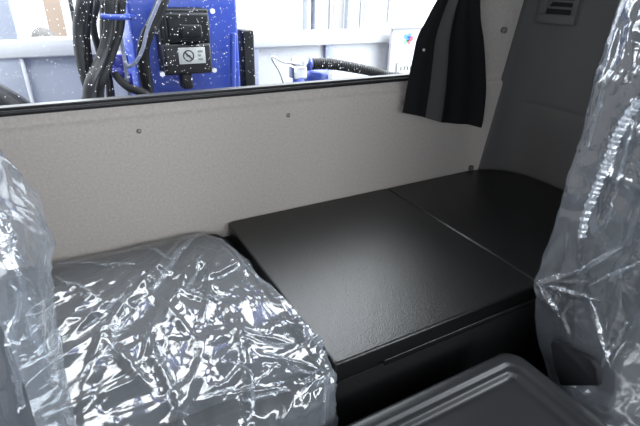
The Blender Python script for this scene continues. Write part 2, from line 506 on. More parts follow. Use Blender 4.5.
def board(name, outline, label):
    bm = bmesh.new()
    add_prism(bm, [(x, y, 0) for x, y in outline], (0, 0, .5765), (0, 0, .62), .0055, 4)
    cx = sum(p[0] for p in outline) / len(outline); cy = sum(p[1] for p in outline) / len(outline)
    o = from_bm(name, bm, M['board'], None, True, (cx, cy, .5765))
    md = o.modifiers.new('wn', 'WEIGHTED_NORMAL'); md.keep_sharp = True
    return tag(o, label, 'bunk board', 'bunk boards')
board('bunk_board', [(.343, .520), (.8875, .520), (.8875, 1.127), (.346, 1.127), (.338, 1.120), (.334, 1.110), (.334, .529), (.337, .522)], 'large black grained bunk board beside the plastic-wrapped cushion')
board('bunk_board', [(.8905, .520), (1.423, .520), (1.425, .86), (1.425, .965), (1.418, 1.018), (1.398, 1.062), (1.362, 1.098), (1.318, 1.120), (1.27, 1.127), (.8905, 1.127)], 'dark bunk board with rounded corner under the curtain, by the right side wall')

# ------------------------------------------------------------------ plastic-wrapped cushion on the left
rng = np.random.default_rng(7)
cu = thing('bunk_cushion', 'grey bunk cushion wrapped in crinkled clear plastic, left of the black boards', 'cushion', (-.15, .80, .5765))
V, F = round_box_grid((-.68, .555, .5775), (.315, 1.118, .612), (.05, .05, .03), .02, True, .004)
from_np('cushion_pad', V, F, M['fabric'], cu)
V, F = round_box_grid((-.69, .478, .44), (.352, 1.122, .632), (.085, .085, .045), .0034, False, .012)
# the sheet hangs over the front edge of the bunk, and lies on the boards' side at the right
side = np.clip((.545 - V[:, 1]) / .06, 0, 1)
low = V[:, 2] < .58
back = (V[:, 1] > .535)
V[:, 2] = np.where(back & low, .58 - (.58 - V[:, 2]) * .02, V[:, 2])
N = vnormals(V, F); D = np.zeros(len(V))
FOLDS = [
 ((0.2719, 1.1113, 0.6200), (0.1258, 0.9522, 0.6200), .020, .011), ((0.1356, 0.9659, 0.6200), (-0.0179, 0.7707, 0.6200), .022, .013), ((-0.0096, 0.7819, 0.6200), (-0.0555, 0.6564, 0.6200), .02, .010),
 ((-0.0918, 1.0785, 0.6200), (0.0635, 0.9786, 0.6200), .014, .007), ((0.0714, 1.1372, 0.6200), (0.1396, 0.9735, 0.6200), .016, .006), ((-0.0923, 1.0038, 0.6200), (-0.0175, 0.8589, 0.6200), .014, .006),
 ((-0.0622, 0.7993, 0.6200), (0.0152, 0.8751, 0.6200), .013, .008), ((0.2087, 0.9538, 0.6200), (0.1122, 0.7935, 0.6200), .015, .009), ((0.1929, 0.8490, 0.6200), (0.3116, 0.8884, 0.6200), .014, .007),
 ((0.1448, 0.8252, 0.6200), (0.2093, 0.7664, 0.6200), .011, .005), ((0.2079, 0.6652, 0.6200), (0.1575, 0.4721, 0.6200), .010, .007), ((0.0450, 0.6977, 0.6200), (0.0644, 0.5265, 0.6200), .012, .008),
 ((0.1052, 0.5416, 0.6200), (0.2367, 0.5132, 0.6200), .010, .007), ((0.2051, 0.6574, 0.6200), (0.2787, 0.5900, 0.6200), .010, .005), ((0.2206, 0.5804, 0.6200), (0.2958, 0.5154, 0.6200), .010, .007),
 ((0.2480, 0.4978, 0.6200), (0.3115, 0.5073, 0.6200), .012, .008), ((0.2931, 1.1074, 0.6200), (0.3010, 0.7868, 0.6200), .016, .007), ((0.3179, 0.9049, 0.6200), (0.3304, 0.5637, 0.6200), .014, .008),
 ((0.2812, 0.9848, 0.6200), (0.1522, 0.7157, 0.6200), .016, .006), ((0.0593, 0.9944, 0.6200), (-0.0792, 0.8330, 0.6200), .014, .006), ((0.0751, 0.8601, 0.6200), (0.1238, 0.6836, 0.6200), .012, .006),
 ((-0.0178, 0.7411, 0.6200), (0.0254, 0.5917, 0.6200), .013, .008), ((0.2062, 0.7569, 0.6200), (0.1955, 0.6472, 0.6200), .010, .006), ((0.0806, 0.7851, 0.6200), (0.0147, 0.6203, 0.6200), .012, .007),
]
for p, q, w, a in FOLDS: fold(V, N, D, p, q, w, a * 1.35)
vis = ((.10, .68, .62), .36)
P2 = np.stack([V[:, 0] + .6 * np.clip(.60 - V[:, 2], 0, 1), V[:, 1] - 1.0 * np.clip(.60 - V[:, 2], 0, 1)], 1)
reg = (V[:, 0] > -.30)
ap = P2 - np.array((.285, 1.12))                       # creases fan out from the rear right corner
PP = np.stack([np.hypot(ap[:, 0], ap[:, 1]), .42 * np.arctan2(ap[:, 0], -ap[:, 1])], 1)
D += facets(PP, rng, .034, .0058, (1, .12), 3.6, reg)
D += facets(P2, rng, .040, .0040, (1, .35), 2.2, reg)
D += facets(PP, rng, .014, .0014, (1, -.2), 2.6, reg)
D += facets(P2, rng, .0085, .0004, (.6, .4), 1.3, reg)
crumple(V, N, D, rng, 10, (.04, .11), (.014, .030), (.004, .008), vis, (-.5, -.6, 0), .6)
crumple(V, N, D, rng, 40, (.02, .07), (.005, .011), (.0012, .0035), vis, (-.4, -.6, 0), .8)
crumple(V, N, D, rng, 120, (.006, .025), (.0035, .008), (.0004, .0016), vis)
crumple(V, N, D, rng, 110, (.008, .035), (.004, .010), (.001, .0032), ((.26, .52, .57), .16))
crumple(V, N, D, rng, 30, (.02, .06), (.005, .012), (.0012, .004), ((.08, .50, .60), .20), (-.3, -.6, -.3), .8)
crumple(V, N, D, rng, 60, (.02, .07), (.01, .02), (.002, .005))
# the fabric shows smooth under taut film near the rear edge
calm = np.clip((1.07 - V[:, 1] + .12 * (V[:, 0] - .05)) / .16, .12, 1)
V = V + N * (np.maximum(D, -.006) * calm)[:, None]
tp = np.clip((V[:, 1] - .70) / .40, 0, 1); k_ = np.clip((V[:, 0] - .1) / .25, 0, 1); V[:, 0] -= k_ * .055 * tp
V[:, 1] = np.minimum(V[:, 1], 1.1275)
xl = .3285
over = (V[:, 1] > .512) & (V[:, 0] > xl) & (V[:, 2] < .6242)
V[over, 0] = xl + (V[over, 0] - xl) * .1
PL = [(p, q, w * .9) for p, q, w, a in FOLDS[:3]] + [(p, q, w * .6) for p, q, w, a in FOLDS[3:18]]
V, F = pleats(V, F, vnormals(V, F), PL, .0035, 2)
from_np('plastic_cover', V, F, M['plastic'], cu)

# ------------------------------------------------------------------ seats in clear plastic covers
def seat(label, film, back_levels, cover_levels, cx, rngseed, extra, lines):
    rg = np.random.default_rng(rngseed)
    t = thing('truck_seat', label, 'seat', (cx, .25, 0), 'front seats in plastic covers')
    V, F = loft(back_levels, 64, 40, 4)
    F = [tuple(f) for f in F.tolist()]; n = 64
    F.append(tuple(range(n))[::-1]); F.append(tuple(len(V) - n + k for k in range(n)))
    from_np('backrest', V, F, M['seat_dark'], t)
    V, F = round_box_grid((cx - .13, .36, 1.22), (cx + .13, .47, 1.43), (.05, .05, .06), .02, True)
    from_np('headrest', V, F, M['seat_dark'], t)
    V, F = loft(cover_levels, 300, 300, 6)
    N = vnormals(V, F)
    if ((V - V.mean(0)) * N).sum() < 0: N = -N; F = F[:, ::-1]
    D = np.zeros(len(V))
    extra(V, N, D, rg)
    V = V + N * D[:, None]
    V, F = pleats(V, F, vnormals(V, F), lines, .002, 4)
    cv = from_np('plastic_cover', V, F, M[film], t)
    V, F = round_box_grid((cx - .25, -.22, .30), (cx + .25, .30, .46), (.06, .06, .05), .025, True)
    from_np('seat_cushion', V, F, M['seat_dark'], t)
    bm = bmesh.new(); add_box(bm, (cx - .20, -.15, 0), (cx + .20, .25, .10), .01); add_box(bm, (cx - .22, -.18, .10), (cx + .22, .28, .31), .02)
    from_bm('seat_base', bm, M['dark'], t, True)
    return t, cv

def ex_right(V, N, D, rg):
    c = (0.8320, 0.4871, 0.6614)
    for q, a in (((0.8320, 0.4302, 0.7201), .008), ((0.8320, 0.3642, 0.7003), .006), ((0.8320, 0.4304, 0.6283), .006), ((0.8320, 0.3925, 0.7245), .006), ((0.8320, 0.4846, 0.7470), .006)):
        fold(V, N, D, c, q, .008, a)
    fold(V, N, D, (0.8320, 0.4057, 0.7329), (0.8320, 0.3622, 0.8146), .008, .006)
    fold(V, N, D, (0.8320, 0.4263, 0.9663), (0.8320, 0.4154, 0.8615), .007, .006)
    fold(V, N, D, (0.8320, 0.4369, 0.6501), (0.8320, 0.3788, 0.5738), .007, .006)
    fold(V, N, D, (0.8320, 0.3812, 0.6885), (0.8320, 0.2887, 0.5592), .010, .007)
    fold(V, N, D, (0.8320, 0.4840, 1.1609), (0.8320, 0.4863, 0.9257), .009, .006)
    fold(V, N, D, (0.8320, 0.3014, 0.6746), (0.8320, 0.3190, 0.5579), .008, .006)
    mid = (np.array((0.8320, 0.4354, 0.9244)), .30)
    crumple(V, N, D, rg, 30, (.012, .05), (.004, .010), (.0012, .0035), mid, (0, .1, 1), .6)
    crumple(V, N, D, rg, 60, (.004, .02), (.0025, .005), (.0004, .0012), mid)
    crumple(V, N, D, rg, 70, (.006, .02), (.003, .006), (.0008, .0022), (np.array((0.8320, 0.4710, 1.0363)), .10))
    up = (np.array((0.8320, 0.4636, 1.0818)), .13)
    P2 = np.stack([V[:, 1], V[:, 2]], 1); reg = (V[:, 0] < .95)
    D += facets(P2, rg, .021, .0040, (.25, 1), 3.0, reg)
    hi_ = np.clip((V[:, 2] - .86) / .12, .55, 1)
    D += facets(P2, rg, .012, .0016, (.2, 1), 2.0, reg) * hi_
    D += facets(P2, rg, .0055, .0005, (.2, 1), 1.5, reg) * hi_
    crumple(V, N, D, rg, 30, (.01, .03), (.003, .008), (.0012, .0030), up)
    crumple(V, N, D, rg, 60, (.003, .012), (.002, .004), (.0004, .0013), up)
    crumple(V, N, D, rg, 200, (.004, .014), (.0022, .005), (.0005, .0016), (np.array((0.8320, 0.3926, 0.6555)), .09))
    crumple(V, N, D, rg, 40, (.03, .1), (.012, .03), (.002, .006))
RX = 1.10
back_r = [(.44, .875, 1.33, .28, .41), (.55, .87, 1.335, .30, .43), (.72, .865, 1.335, .31, .475), (.95, .868, 1.33, .33, .475), (1.10, .88, 1.32, .35, .475), (1.19, .91, 1.29, .37, .475), (1.225, .98, 1.22, .40, .465)]
cov_r = [(.41, .840, 1.355, .25, .415), (.46, .835, 1.36, .26, .445), (.54, .829, 1.36, .275, .497), (.60, .826, 1.36, .28, .512), (.71, .823, 1.36, .29, .526), (.85, .828, 1.355, .30, .520), (1.0, .829, 1.35, .31, .520), (1.14, .829, 1.345, .32, .520), (1.24, .836, 1.33, .33, .520), (1.36, .89, 1.28, .34, .51), (1.45, .95, 1.24, .345, .49), (1.47, 1.02, 1.16, .38, .45)]
seat_r, cov = seat('dark seat in crinkled plastic cover against the right side wall', 'plastic_thin', back_r, cov_r, RX, 11, ex_right, [((0.8260, 0.4836, 0.6656), (0.8260, 0.4240, 0.7282), .007), ((0.8260, 0.4240, 0.7282), (0.8260, 0.3577, 0.8229), .008), ((0.8260, 0.4836, 0.6656), (0.8260, 0.3616, 0.7042), .005), ((0.8260, 0.4830, 0.6634), (0.8260, 0.4195, 0.6225), .005), ((0.8260, 0.3878, 0.7223), (0.8260, 0.3228, 0.8135), .006), ((0.8260, 0.4731, 1.1544), (0.8260, 0.4762, 0.9404), .008), ((0.8260, 0.3751, 0.6949), (0.8260, 0.2964, 0.5761), .006), ((0.8260, 0.3024, 0.6881), (0.8260, 0.3148, 0.5699), .007), ((0.8260, 0.4098, 1.0436), (0.8260, 0.3970, 0.8402), .006)])

# gathered elastic hem of the right cover: a ruffled band
def ruffle(name, pts, width, n, amp, waves, m, parent, nrm=(-1, 0, 0)):
    C = smooth_path(pts, n); T = np.gradient(C, axis=0); T /= np.linalg.norm(T, axis=1)[:, None]
    nrm = np.array(nrm, float); V = []; F = []; k = 13
    rg = np.random.default_rng(3)
    jit = np.cumsum(rg.normal(0, .35, n))
    for i in range(n):
        b = np.cross(T[i], nrm); b /= np.linalg.norm(b)
        ph = 2 * PI * waves * i / n + jit[i]
        for j in range(k):
            s = j / (k - 1) - .5
            edge = 1 + .16 * math.sin(ph * .5 + j)
            V.append(C[i] + b * s * width * edge + nrm * (amp * math.sin(ph + 2.2 * s) * (.35 + 1.3 * abs(s)) + .008 * (1 - 4 * s * s)) + T[i] * .002 * math.sin(5 * s + ph))
    for i in range(n - 1):
        for j in range(k - 1):
            a = i * k + j; F.append((a, a + 1, a + k + 1, a + k))
    return from_np(name, V, F, m, parent, True)
ruffle('gathered_hem', [(0.8150, 0.4036, 1.0824), (0.8150, 0.4155, 1.0501), (0.8150, 0.4213, 1.0159), (0.8150, 0.4235, 0.9792), (0.8150, 0.4259, 0.9407), (0.8150, 0.4284, 0.9004), (0.8150, 0.4310, 0.8580), (0.8150, 0.4259, 0.8153)], .016, 260, .0024, 26, M['hem'], cov)

# recliner trim on the inner side of the right seat, and the plastic over the seat cushion
bm = bmesh.new()
out = [(0.7950, 0.4089, 0.5673), (0.7950, 0.4050, 0.5787), (0.7950, 0.3948, 0.5843), (0.7950, 0.3754, 0.5816), (0.7950, 0.3615, 0.5801), (0.7950, 0.3435, 0.5928), (0.7950, 0.3271, 0.5942), (0.7950, 0.3117, 0.5845), (0.7950, 0.2976, 0.5528), (0.7950, 0.3621, 0.4901), (0.7950, 0.3874, 0.5269)]
add_prism(bm, out, (0, 0, 0), (.016, 0, 0), .003, 3)
from_bm('recliner_cover', bm, M['bolster'], seat_r, True)
V, F = round_box_grid((.822, .02, .31), (1.37, .40, .475), (.05, .06, .05), .006, False)
N = vnormals(V, F); D = np.zeros(len(V)); rg = np.random.default_rng(5)
nr = (np.array((0.8300, 0.2934, 0.5145)), .2)
crumple(V, N, D, rg, 90, (.02, .06), (.008, .016), (.002, .006), nr, (0, 1, .1), .5)
crumple(V, N, D, rg, 120, (.008, .02), (.006, .009), (.001, .003), nr)
V = V + N * D[:, None]
from_np('cushion_cover', V, F, M['plastic'], seat_r)

def ex_left(V, N, D, rg):
    for p, q, w, a in (((-0.0372, 0.3000, 1.1348), (-0.0342, 0.3000, 1.0747), .010, .006), ((-0.0389, 0.2900, 1.1007), (-0.0441, 0.2900, 0.9661), .010, .007), ((-0.0547, 0.2900, 1.0662), (-0.0670, 0.2900, 0.9583), .010, .007),
                       ((-0.0453, 0.2900, 1.1154), (-0.0491, 0.2900, 1.0567), .012, .006), ((-0.0348, 0.2900, 1.0596), (-0.0413, 0.2900, 0.9543), .008, .006), ((-0.0410, 0.2900, 1.0803), (-0.0296, 0.2900, 1.0657), .008, .005), ((-0.0677, 0.2900, 1.0236), (-0.0755, 0.2900, 0.9631), .008, .006)):
        fold(V, N, D, p, q, w, a)
    mid = (np.array((-0.0446, 0.3000, 1.0401)), .16)
    P2 = np.stack([V[:, 0] + .7 * V[:, 1], V[:, 2]], 1); reg = (V[:, 0] > -.25)
    D += facets(P2, rg, .024, .0030, (.12, 1), 3.0, reg)
    D += facets(P2, rg, .010, .0012, (.2, 1), 2.0, reg)
    crumple(V, N, D, rg, 40, (.012, .06), (.003, .010), (.0012, .0035), mid, (0, 0, 1), .4)
    crumple(V, N, D, rg, 60, (.004, .015), (.0025, .006), (.0004, .0014), mid)
    crumple(V, N, D, rg, 40, (.03, .1), (.012, .03), (.002, .006))
back_l = [(.44, -.53, -.105, .275, .42), (.60, -.535, -.095, .29, .435), (.80, -.535, -.088, .305, .44), (.95, -.53, -.085, .315, .44), (1.03, -.52, -.105, .33, .44), (1.08, -.48, -.16, .35, .435), (1.11, -.40, -.24, .37, .43)]
cov_l = [(.36, -.56, -.085, .265, .445), (.60, -.56, -.074, .275, .458), (.767, -.56, -.062, .28, .460), (.88, -.56, -.053, .285, .460), (.956, -.56, -.047, .29, .460), (1.03, -.56, -.041, .295, .460), (1.065, -.555, -.037, .30, .460), (1.12, -.54, -.058, .305, .460), (1.22, -.50, -.098, .32, .465), (1.35, -.46, -.150, .34, .475), (1.45, -.43, -.175, .345, .48), (1.47, -.36, -.24, .38, .45)]
seat('dark seat under loose milky plastic at the left, in front of the wrapped cushion', 'plastic_milky', back_l, cov_l, -.305, 21, ex_left, [((-0.0370, 0.3000, 1.1316), (-0.0353, 0.3000, 1.0750), .006), ((-0.0377, 0.2900, 1.0970), (-0.0453, 0.2900, 0.9667), .006), ((-0.0533, 0.2900, 1.0658), (-0.0671, 0.2900, 0.9634), .006), ((-0.0355, 0.4400, 1.0435), (-0.0414, 0.4400, 0.9505), .006), ((-0.0414, 0.4400, 0.9505), (-0.0583, 0.4400, 0.7878), .006)])

# ------------------------------------------------------------------ console with a shallow tray lid
TX0, TX1, TY0, TY1, TZ = .22, .729, -.12, .450, .558
con = thing('console_box', 'black centre console with recessed tray top in front of the bunk', 'console', ((TX0 + TX1) / 2, (TY0 + TY1) / 2, 0))
box('body', (TX0 + .012, TY0 + .012, 0), (TX1 - .012, TY1 - .012, TZ - .04), M['dark'], con, .012, 3)
rings = [(.006, -.045), (0, -.038), (0, -.016), (.0015, -.009), (.005, -.0035), (.010, -.0008), (.015, 0), (.026, 0), (.0285, -.0006), (.0305, -.0022), (.0325, -.0052), (.0345, -.0072), (.037, -.008), (.0415, -.0082), (.0440, -.0090), (.0460, -.0112), (.0485, -.0165), (.0515, -.0195), (.056, -.0208), (.066, -.021)]
V = []; F = []; n = 4 * 17
for ins, dz in rings:
    x0, x1, y0, y1 = TX0 + ins, TX1 - ins, TY0 + ins, TY1 - ins
    for x, y in rrect(x0, x1, y0, y1, max(.012, .042 - ins * .55), 16): V.append((x, y, TZ + dz))
for k in range(len(rings) - 1):
    for i in range(n): F.append((k * n + i, k * n + (i + 1) % n, (k + 1) * n + (i + 1) % n, (k + 1) * n + i))
F.append(tuple((len(rings) - 1) * n + i for i in range(n)))
F.append(tuple(range(n))[::-1])
from_np('tray_lid', V, F, M['tray'], con)

# ------------------------------------------------------------------ curtain
cur = thing('curtain', 'black curtain with a painted grey sheen band, drawn to the window side', 'curtain', (1.06, 1.07, 1.50))
# rows: height, left x, right x (hem to rail); folds are pleats in depth
rows = [(.884, .890, 1.208), (.90, .892, 1.210), (.97, .898, 1.200), (1.04, .906, 1.176), (1.10, .915, 1.150), (1.16, .948, 1.118), (1.24, .985, 1.105), (1.34, .96, 1.135), (1.50, .93, 1.17)]
nu, nv = 90, 70
Rw = smooth_path(rows, nv)
def yfold(u, t):
    a = .006 * math.sin(2 * PI * (1.6 * u + .10)) + .005 * math.sin(2 * PI * (3.3 * u + .37)) + .000 * math.sin(2 * PI * (7 * u + .1 + .25 * t))
    return 1.083 + a * (1.15 - .45 * t) - .012 * u
def hem(u): return -.078 * u ** .9 + .003 * math.sin(9 * u)
def curtain_piece(name, u0, u1, m, parent, dy=0.0, n=nu):
    V = []; F = []
    for j in range(nv):
        z, x0, x1 = Rw[j]; t = j / (nv - 1)
        for i in range(n):
            u = u0(t) + (u1(t) - u0(t)) * i / (n - 1)
            V.append((x0 + (x1 - x0) * u, yfold(u, t) + dy, z + hem(u) * max(0, 1 - t * 1.6)))
    for j in range(nv - 1):
        for i in range(n - 1):
            a = j * n + i; F.append((a, a + 1, a + n + 1, a + n))
    o = from_np(name, V, F, m, parent)
    sd = o.modifiers.new('thickness', 'SOLIDIFY'); sd.thickness = .0015; sd.offset = 0
    return o
curtain_piece('curtain_cloth', lambda t: 0, lambda t: 1, M['curtain'], cur)
curtain_piece('sheen_band', lambda t: .27 - .02 * t, lambda t: .43 - .02 * t, M['band'], cur, -.0022, 24)['label'] = 'lighter grey painted sheen of a fold'  # paler strip paints the sheen of a fold over the black cloth
bm = bmesh.new(); p = (0.9235, 1.0660, 1.0666)
bmesh.ops.create_uvsphere(bm, u_segments=12, v_segments=8, radius=.0042, matrix=Matrix.Translation(p))
from_bm('snap_button', bm, M['stud'], cur, True)['label'] = 'small silver snap button'
tag(tube('curtain_rail', [(-.5, 1.09, 1.502), (.4, 1.09, 1.502), (1.2, 1.09, 1.502)], .006, M['dark'], loc=(.36, 1.09, 1.502)), 'thin black curtain rail above the rear window', 'rail')

# ------------------------------------------------------------------ studs on the wall
def stud(p, label):
    t = thing('snap_stud', label, 'stud', p, 'snap studs on the rear wall')
    bm = bmesh.new(); cyl(bm, (p[0], p[1] - .0008, p[2]), .0060, .0016, (0, 1, 0), 20, .0048); from_bm('base', bm, M['stud'], t, True)
    bm = bmesh.new(); bmesh.ops.create_uvsphere(bm, u_segments=14, v_segments=8, radius=.0034, matrix=Matrix.Translation((p[0], p[1] - .0028, p[2])))
    from_bm('knob', bm, M['stud'], t, True)
stud((0.1390, 1.1310, 0.9072), 'small metal stud on the grey wall, left one, above the plastic-wrapped cushion')
stud((0.5272, 1.1310, 0.9049), 'small metal stud on the grey wall, above the large black board')
stud((0.9175, 1.1310, 0.9018), 'small metal stud on the grey wall, at the lower left corner of the curtain')
bm = bmesh.new(); p = (1.2680, 1.1310, 0.6360)
add_box(bm, (p[0] - .008, 1.118, .6205), (p[0] + .008, 1.1305, .640), .003)
tag(from_bm('wall_clip', bm, M['trim'], None, True, (p[0], 1.125, .6205)), 'small grey clip at the foot of the rear wall, behind the dark board', 'clip')
bm = bmesh.new(); p = (1.3119, 1.1380, 1.1047)
cyl(bm, (p[0], YB + .004, p[2] - .0), .010, .012, (0, 1, 0), 20, .008)
tag(from_bm('plug_cap', bm, M['roof'], None, True, (p[0], YB + .004, p[2])), 'small round grey plug cap on the wall between curtain and vent', 'cap')

# ------------------------------------------------------------------ air vent on the right lining
def wall_x(y, z):
    for i in range(len(plan) - 1):
        a = (plan[i][0] + leanr(i, z)[0], plan[i][1]); b = (plan[i + 1][0] + leanr(i + 1, z)[0], plan[i + 1][1])
        if b[1] <= y <= a[1]: return a[0] + (b[0] - a[0]) * (a[1] - y) / (a[1] - b[1])
    return XR
vt = thing('air_vent', 'dark grey slotted air vent high on the right side lining', 'vent', (1.45, 1.03, 1.12))
vy0, vy1, vz0, vz1 = .972, 1.100, 1.128, 1.285
V = []; F = []
outer = [(vy0 + .0, vz0), ]
bm = bmesh.new()
fx0, fx1 = 1.4375, 1.4490
add_box(bm, (fx0, vy0 + .004, vz0 + .002), (fx1, vy1 - .004, 1.158), .0015)
add_box(bm, (fx0, vy0 + .004, 1.268), (fx1, vy1 - .004, vz1 - .002), .0015)
add_box(bm, (fx0, vy0 + .004, 1.156), (fx1, vy0 + .022, 1.27), .0015)
add_box(bm, (fx0, vy1 - .022, 1.156), (fx1, vy1 - .004, 1.27), .0015)
for k in range(5):
    z = 1.1735 + k * .0195
    add_box(bm, (fx0 + .001, vy0 + .02, z), (fx1, vy1 - .02, z + .007), .001)
from_bm('grille', bm, M['trim'], vt, True)
bm = bmesh.new()
pts = [(1.4455, y, z) for y, z in rrect(vy0, vy1, vz0, vz1, .014, 6)]
add_prism(bm, pts, (.0035, 0, 0), (.008, 0, 0), .001, 1)
from_bm('surround', bm, M['trim'], vt, True)
box('backing', (1.4430, vy0 + .018, 1.152), (1.4488, vy1 - .018, 1.272), M['dark'], vt)
for o in vt.children:
    for v in o.data.vertices:
        w = v.co + vt.location
        v.co.x += wall_x(w.y, w.z) - 1.450 - .0015

# ------------------------------------------------------------------ outside, behind the cab
structure(box('ground', (-60, -60, -1.32), (80, 90, -1.30), M['concrete']))
structure(box('floor_deck', (-1.2, 1.23, .30), (3.4, 2.6, .36), M['deck']))

# crane post with its control box
crane = thing('crane_post', 'blue painted crane post standing outside behind the rear window', 'crane post', (.4, 1.75, .36))
pa, pb = (0.2199, 1.6400, 1.0510), (0.5767, 1.6400, 1.0401)
box('column', (pa[0], 1.64, .36), (pb[0], 1.95, 2.1), M['blue'], crane, .012, 3)
pa2 = (0.5373, 1.6000, 0.9805)
tube('side_pipe', [(0.5460, 1.6100, 1.0669), (0.5416, 1.6100, 0.9955), (0.5343, 1.6100, 0.8762)], .010, M['blue'], crane)
tag(box('valve_block', ((0.5856, 1.6600, 1.0708)[0] + .012, 1.655, .36), ((0.6303, 1.6600, 1.0699)[0] + .010, 1.74, (0.5820, 1.6400, 1.0695)[2]), M['black_box'], None, .006, loc=(.6, 1.67, .36)), 'narrow black block right of the blue crane post, outside', 'block')
for p0, s in (((0.1712, 1.5600, 0.9986), .022), ((0.1609, 1.5600, 0.9698), .020), ((0.1772, 1.5600, 0.9448), .02)):
    box('fitting', (p0[0] - s, 1.56, p0[2] - s), (p0[0] + s, 1.64, p0[2] + s), M['blue_deep'], crane, .006)

bx = thing('control_box', 'black control box with white no-entry style label on the blue crane post', 'control box', (.4, 1.6, .9))
A, B = (0.2950, 1.5400, 1.1465), (0.4525, 1.5400, 0.9489)
bm = bmesh.new()
add_box(bm, (A[0], 1.56, B[2]), (B[0], 1.637, A[2]), .008)
from_bm('housing', bm, M['black_box'], bx, True)
c0, c1 = (0.3118, 1.5300, 1.1362), (0.4471, 1.5300, 1.0443)
box('upper_cover', (c0[0], 1.535, c1[2]), (c1[0], 1.565, c0[2]), M['black_box'], bx, .010)
c0, c1 = (0.2939, 1.5250, 1.0472), (0.4417, 1.5250, 0.9554)
box('lower_cover', (c0[0], 1.525, c1[2]), (c1[0], 1.565, c0[2]), M['hose'], bx, .008)
c0, c1 = (0.3488, 1.5150, 1.1036), (0.4156, 1.5150, 1.0648)
box('grip', (c0[0], 1.515, c1[2]), (c1[0], 1.540, c0[2]), M['black_box'], bx, .006)
for p in ((0.2849, 1.5500, 0.9578), (0.4531, 1.5500, 0.9601), (0.4609, 1.5500, 1.1397), (0.3205, 1.5500, 1.1236)):
    bm = bmesh.new(); cyl(bm, (p[0], 1.552, p[2]), .0085, .018, (0, 1, 0), 6); from_bm('bolt', bm, M['chrome'], bx)
c0, c1 = (0.3468, 1.5500, 0.9507), (0.3810, 1.5500, 0.9035)
box('cable_gland', (c0[0], 1.55, c1[2]), (c1[0], 1.60, c0[2] + .004), M['hose'], bx, .006)
c0, c1 = (0.3373, 1.5230, 1.0372), (0.4208, 1.5230, 0.9882)
lb = box('label_plate', (c0[0], 1.5225, c1[2]), (c1[0], 1.5255, c0[2]), M['label'], bx, .0008); lb['label'] = 'white label plate with prohibition sign'
cx, cz = c0[0] + .030, (c0[2] + c1[2]) / 2; rr = (c0[2] - c1[2]) * .36
bm = bmesh.new()
N_ = 32
ri = []; ro = []
for k in range(N_):
    a = 2 * PI * k / N_
    ri.append(bm.verts.new((cx + rr * .78 * math.cos(a), 1.5219, cz + rr * .78 * math.sin(a))))
    ro.append(bm.verts.new((cx + rr * math.cos(a), 1.5219, cz + rr * math.sin(a))))
for k in range(N_): bm.faces.new((ri[k], ri[(k + 1) % N_], ro[(k + 1) % N_], ro[k]))
d = rr * .72
bm.faces.new([bm.verts.new(v) for v in ((cx - d, 1.5218, cz + d * .72), (cx - d * .72, 1.5218, cz + d), (cx + d, 1.5218, cz - d * .72), (cx + d * .72, 1.5218, cz - d))])
add_box(bm, (cx - rr * .35, 1.5216, cz - rr * .12), (cx + rr * .35, 1.5222, cz + rr * .12))
from_bm('prohibition_sign', bm, M['ink'], lb)
bm = bmesh.new()
for k in range(3):
    z = cz + .012 - k * .012
    add_box(bm, (cx + rr + .012, 1.5216, z - .003), (c1[0] - .008 - .006 * (k % 2), 1.5222, z + .003))
from_bm('print', bm, M['faint'], lb)

# hydraulic hoses
def hose(pts, r, label, y=None, m='hose', name='hydraulic_hose', cat='hose', group='hydraulic hoses beside the crane post', n=70):
    c = pts[-1]; pts = pts + [(c[0], c[1] + .02, .65), (c[0], c[1] + .02, .372)]
    c = pts[-1]
    tag(tube(name, pts, r, M[m], n=n, loc=c), label, cat, group)
hose([(0.1167, 1.4600, 1.2661), (0.0900, 1.4600, 1.1734), (0.0677, 1.4600, 1.1057), (0.0591, 1.4500, 1.0389), (0.0602, 1.4400, 0.9826), (0.0633, 1.4300, 0.9356), (0.0579, 1.4200, 0.8682)], .0135, 'leftmost black hydraulic hose of the bundle outside the window')
hose([(0.1295, 1.5000, 1.2671), (0.1072, 1.5000, 1.1716), (0.0835, 1.5000, 1.0837), (0.0797, 1.5150, 1.0154), (0.0830, 1.5200, 0.9442), (0.0758, 1.5250, 0.8393)], .0135, 'second black hose from the left in the bundle outside the window')
hose([(0.1524, 1.5600, 1.2689), (0.1342, 1.5550, 1.1693), (0.1122, 1.5550, 1.1042), (0.1164, 1.5600, 1.0353), (0.1262, 1.5600, 0.9483), (0.1172, 1.5600, 0.8257)], .010, 'thin black hose at the back of the bundle, behind the crossing hoses')
hose([(0.1836, 1.4800, 1.2689), (0.1602, 1.4800, 1.1728), (0.1401, 1.4700, 1.0905), (0.1054, 1.4400, 1.0251), (0.0715, 1.4000, 0.9811), (0.0567, 1.3900, 0.9445), (0.0392, 1.3800, 0.8806)], .014, 'black hose crossing in front of the bundle to its lower left')
hose([(0.2168, 1.5200, 1.2708), (0.1932, 1.5200, 1.1712), (0.1751, 1.5100, 1.0990), (0.1365, 1.4900, 1.0245), (0.1043, 1.4700, 0.9717), (0.0883, 1.4700, 0.9251), (0.0883, 1.4600, 0.8546)], .014, 'rightmost black hose of the bundle, held by the blue clamp')
hose([(0.1821, 1.6200, 1.2709), (0.1584, 1.6150, 1.1666), (0.1390, 1.6100, 1.0568), (0.1321, 1.6050, 0.9700), (0.1311, 1.6000, 0.9161), (0.1281, 1.5950, 0.8480)], .012, 'black hose hanging down behind the blue clamp')
hose([(0.1510, 1.5850, 1.0450), (0.1493, 1.5750, 0.9739), (0.1750, 1.5400, 0.9306), (0.2264, 1.5000, 0.9072), (0.2780, 1.4600, 0.8589)], .013, 'black hose curving along the window foot below the blue post')
